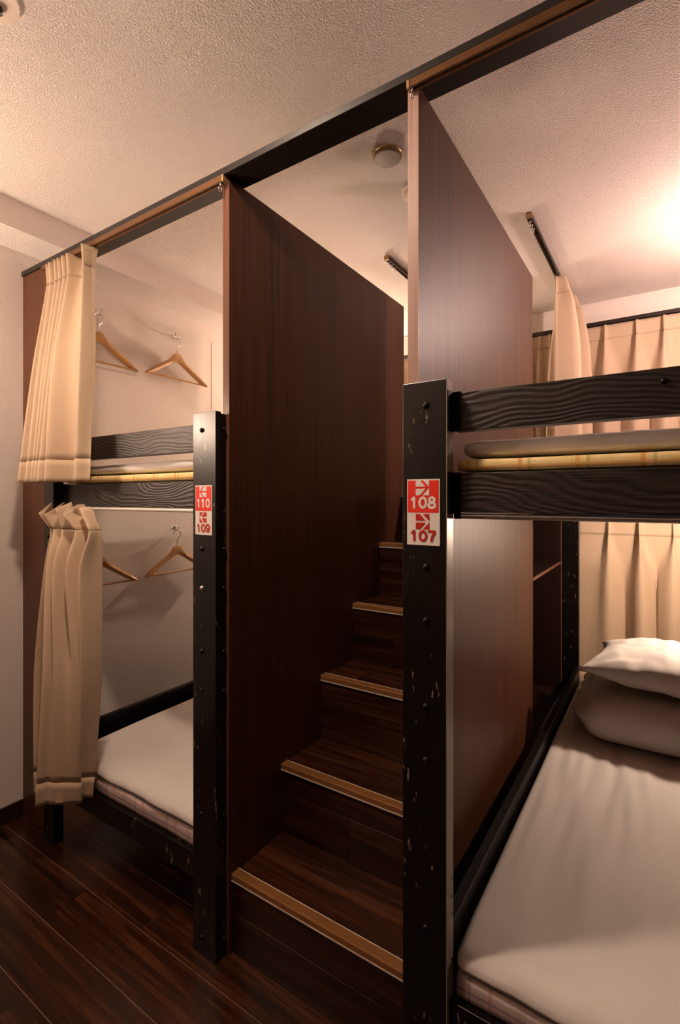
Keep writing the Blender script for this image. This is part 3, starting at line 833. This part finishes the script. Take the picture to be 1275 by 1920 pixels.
# ------------------------------------------------------------------ ceiling fittings
t = thing('ceiling_cover_plate', 'round tan cover plate on the ceiling above the stairs', 'cover plate', (-.579, 1.1006, ZC-.006))
MB().lathe((-.579, 1.1006, ZC), (0, 0, -1), [(.0385, 0), (.0385, .003), (.0365, .0055), (.0345, .0055)], 40).build('ring', M['gold'], t, smooth=True, auto=.5)
MB().lathe((-.579, 1.1006, ZC), (0, 0, -1), [(.034, .0056), (.034, .0105), (.0325, .012), (.001, .0125)], 40).build('plate', M['cover'], t, smooth=True, auto=.5)
t = thing('smoke_detector', 'ivory dome smoke detector on the ceiling, half behind the right partition', 'smoke detector', (-.582, 1.272, ZC-.03))
MB().lathe((-.582, 1.272, ZC), (0, 0, -1), [(.037, 0), (.037, .010), (.034, .013)], 32).build('base', M['detector'], t, smooth=True, auto=.5)
MB().lathe((-.582, 1.272, ZC), (0, 0, -1), [(.028, .0131), (.027, .022), (.02, .030), (.008, .033), (.001, .0335)], 32).build('dome', M['detector'], t, smooth=True, auto=.6)
t = thing('ceiling_sensor', 'round beige ceiling fitting cut off at the top left corner', 'ceiling fitting', (-.964, .3875, ZC-.02))
MB().lathe((-.964, .3875, ZC), (0, 0, -1), [(.036, 0), (.036, .008), (.033, .012), (.001, .014)], 36).build('base', M['detector'], t, smooth=True, auto=.5)
MB().lathe((-.964, .3875, ZC), (0, 0, -1), [(.012, .0141), (.012, .02), (.008, .024)], 20).build('lens', M['blackflat'], t, smooth=True, auto=.6)

# ------------------------------------------------------------------ lamps
def bed_lamp(label, p, out, key):
    t = thing('bed_lamp', label, 'lamp', p, 'bed lamps')
    p = Vector(p); o = Vector(out)
    MB().lathe(p, o, [(.03, 0), (.03, .008), (.025, .012)], 20).build('mount', M['shade'], t, smooth=True, auto=.5)
    MB().tube([p+o*.012, p+o*.05], .006, 8).build('arm', M['shade'], t, smooth=True)
    c = p + o*.075
    MB().lathe(c, (0, 0, 1), [(.003, -.025), (.015, -.022), (.023, -.010), (.025, 0), (.023, .010), (.015, .022), (.003, .025)], 16).build('bulb', emit('warm_bulb_'+key, (1, .70, .60) if key == '108' else LAMP_COL, BULB[key]), t, smooth=True)
bed_lamp('bed lamp at the head of the upper right bunk', (.375, 1.86, 1.68), (-1, 0, 0), '108')
bed_lamp('bed lamp at the head of the lower right bunk', (.20, 1.88, .9845), (0, 0, -1), '107')
bed_lamp('bed lamp at the head of the upper left bunk', (-1.50, YB, 1.50), (0, -1, 0), '110')
bed_lamp('bed lamp at the head of the lower left bunk', (-1.50, YB, .74), (0, -1, 0), '109')
def downlight(x, y):
    t = thing('downlight', 'round recessed ceiling downlight over the aisle', 'downlight', (x, y, ZC-.006))
    MB().lathe((x, y, ZC), (0, 0, -1), [(.055, 0), (.055, .003), (.046, .005)], 32).build('ring', M['detector'], t, smooth=True, auto=.5)
    MB().lathe((x, y, ZC-.0051), (0, 0, -1), [(.042, 0), (.042, .0012)], 32).build('diffuser', emit('downlight_glow', LAMP_COL, CORRIDOR), t)
t = thing('wall_lamp', 'opal globe wall lamp on the left wall of the aisle', 'lamp', (XL, .10, 1.25))
MB().lathe((XL, .10, 1.25), (1, 0, 0), [(.035, 0), (.035, .008), (.03, .012)], 20).build('mount', M['shade'], t, smooth=True, auto=.5)
MB().tube([(XL+.012, .1, 1.25), (XL+.02, .1, 1.25)], .008, 8).build('arm', M['shade'], t, smooth=True)
MB().lathe((XL+.095, .10, 1.25), (0, 0, 1), [(.075*math.sin(math.pi*k/12), -.075*math.cos(math.pi*k/12)) for k in range(13)], 20).build('globe', emit('opal_globe', LAMP_COL, WALL_LAMP), t, smooth=True)
MB().lathe((XL+.095, .10, 1.25), (0, 0, 1), [(.0, -.082), (.045, -.073), (.068, -.05), (.081, -.02), (.084, .0), (.082, .0), (.079, -.02), (.066, -.048), (.043, -.071), (.0, -.079)], 20).build('bowl_shade', M['shade'], t, smooth=True)  # unseen bowl added to throw the globe's light up, off the floor
downlight(-.71, .40)

for o in bpy.data.objects:
    if '_b' in o: del o['_b']
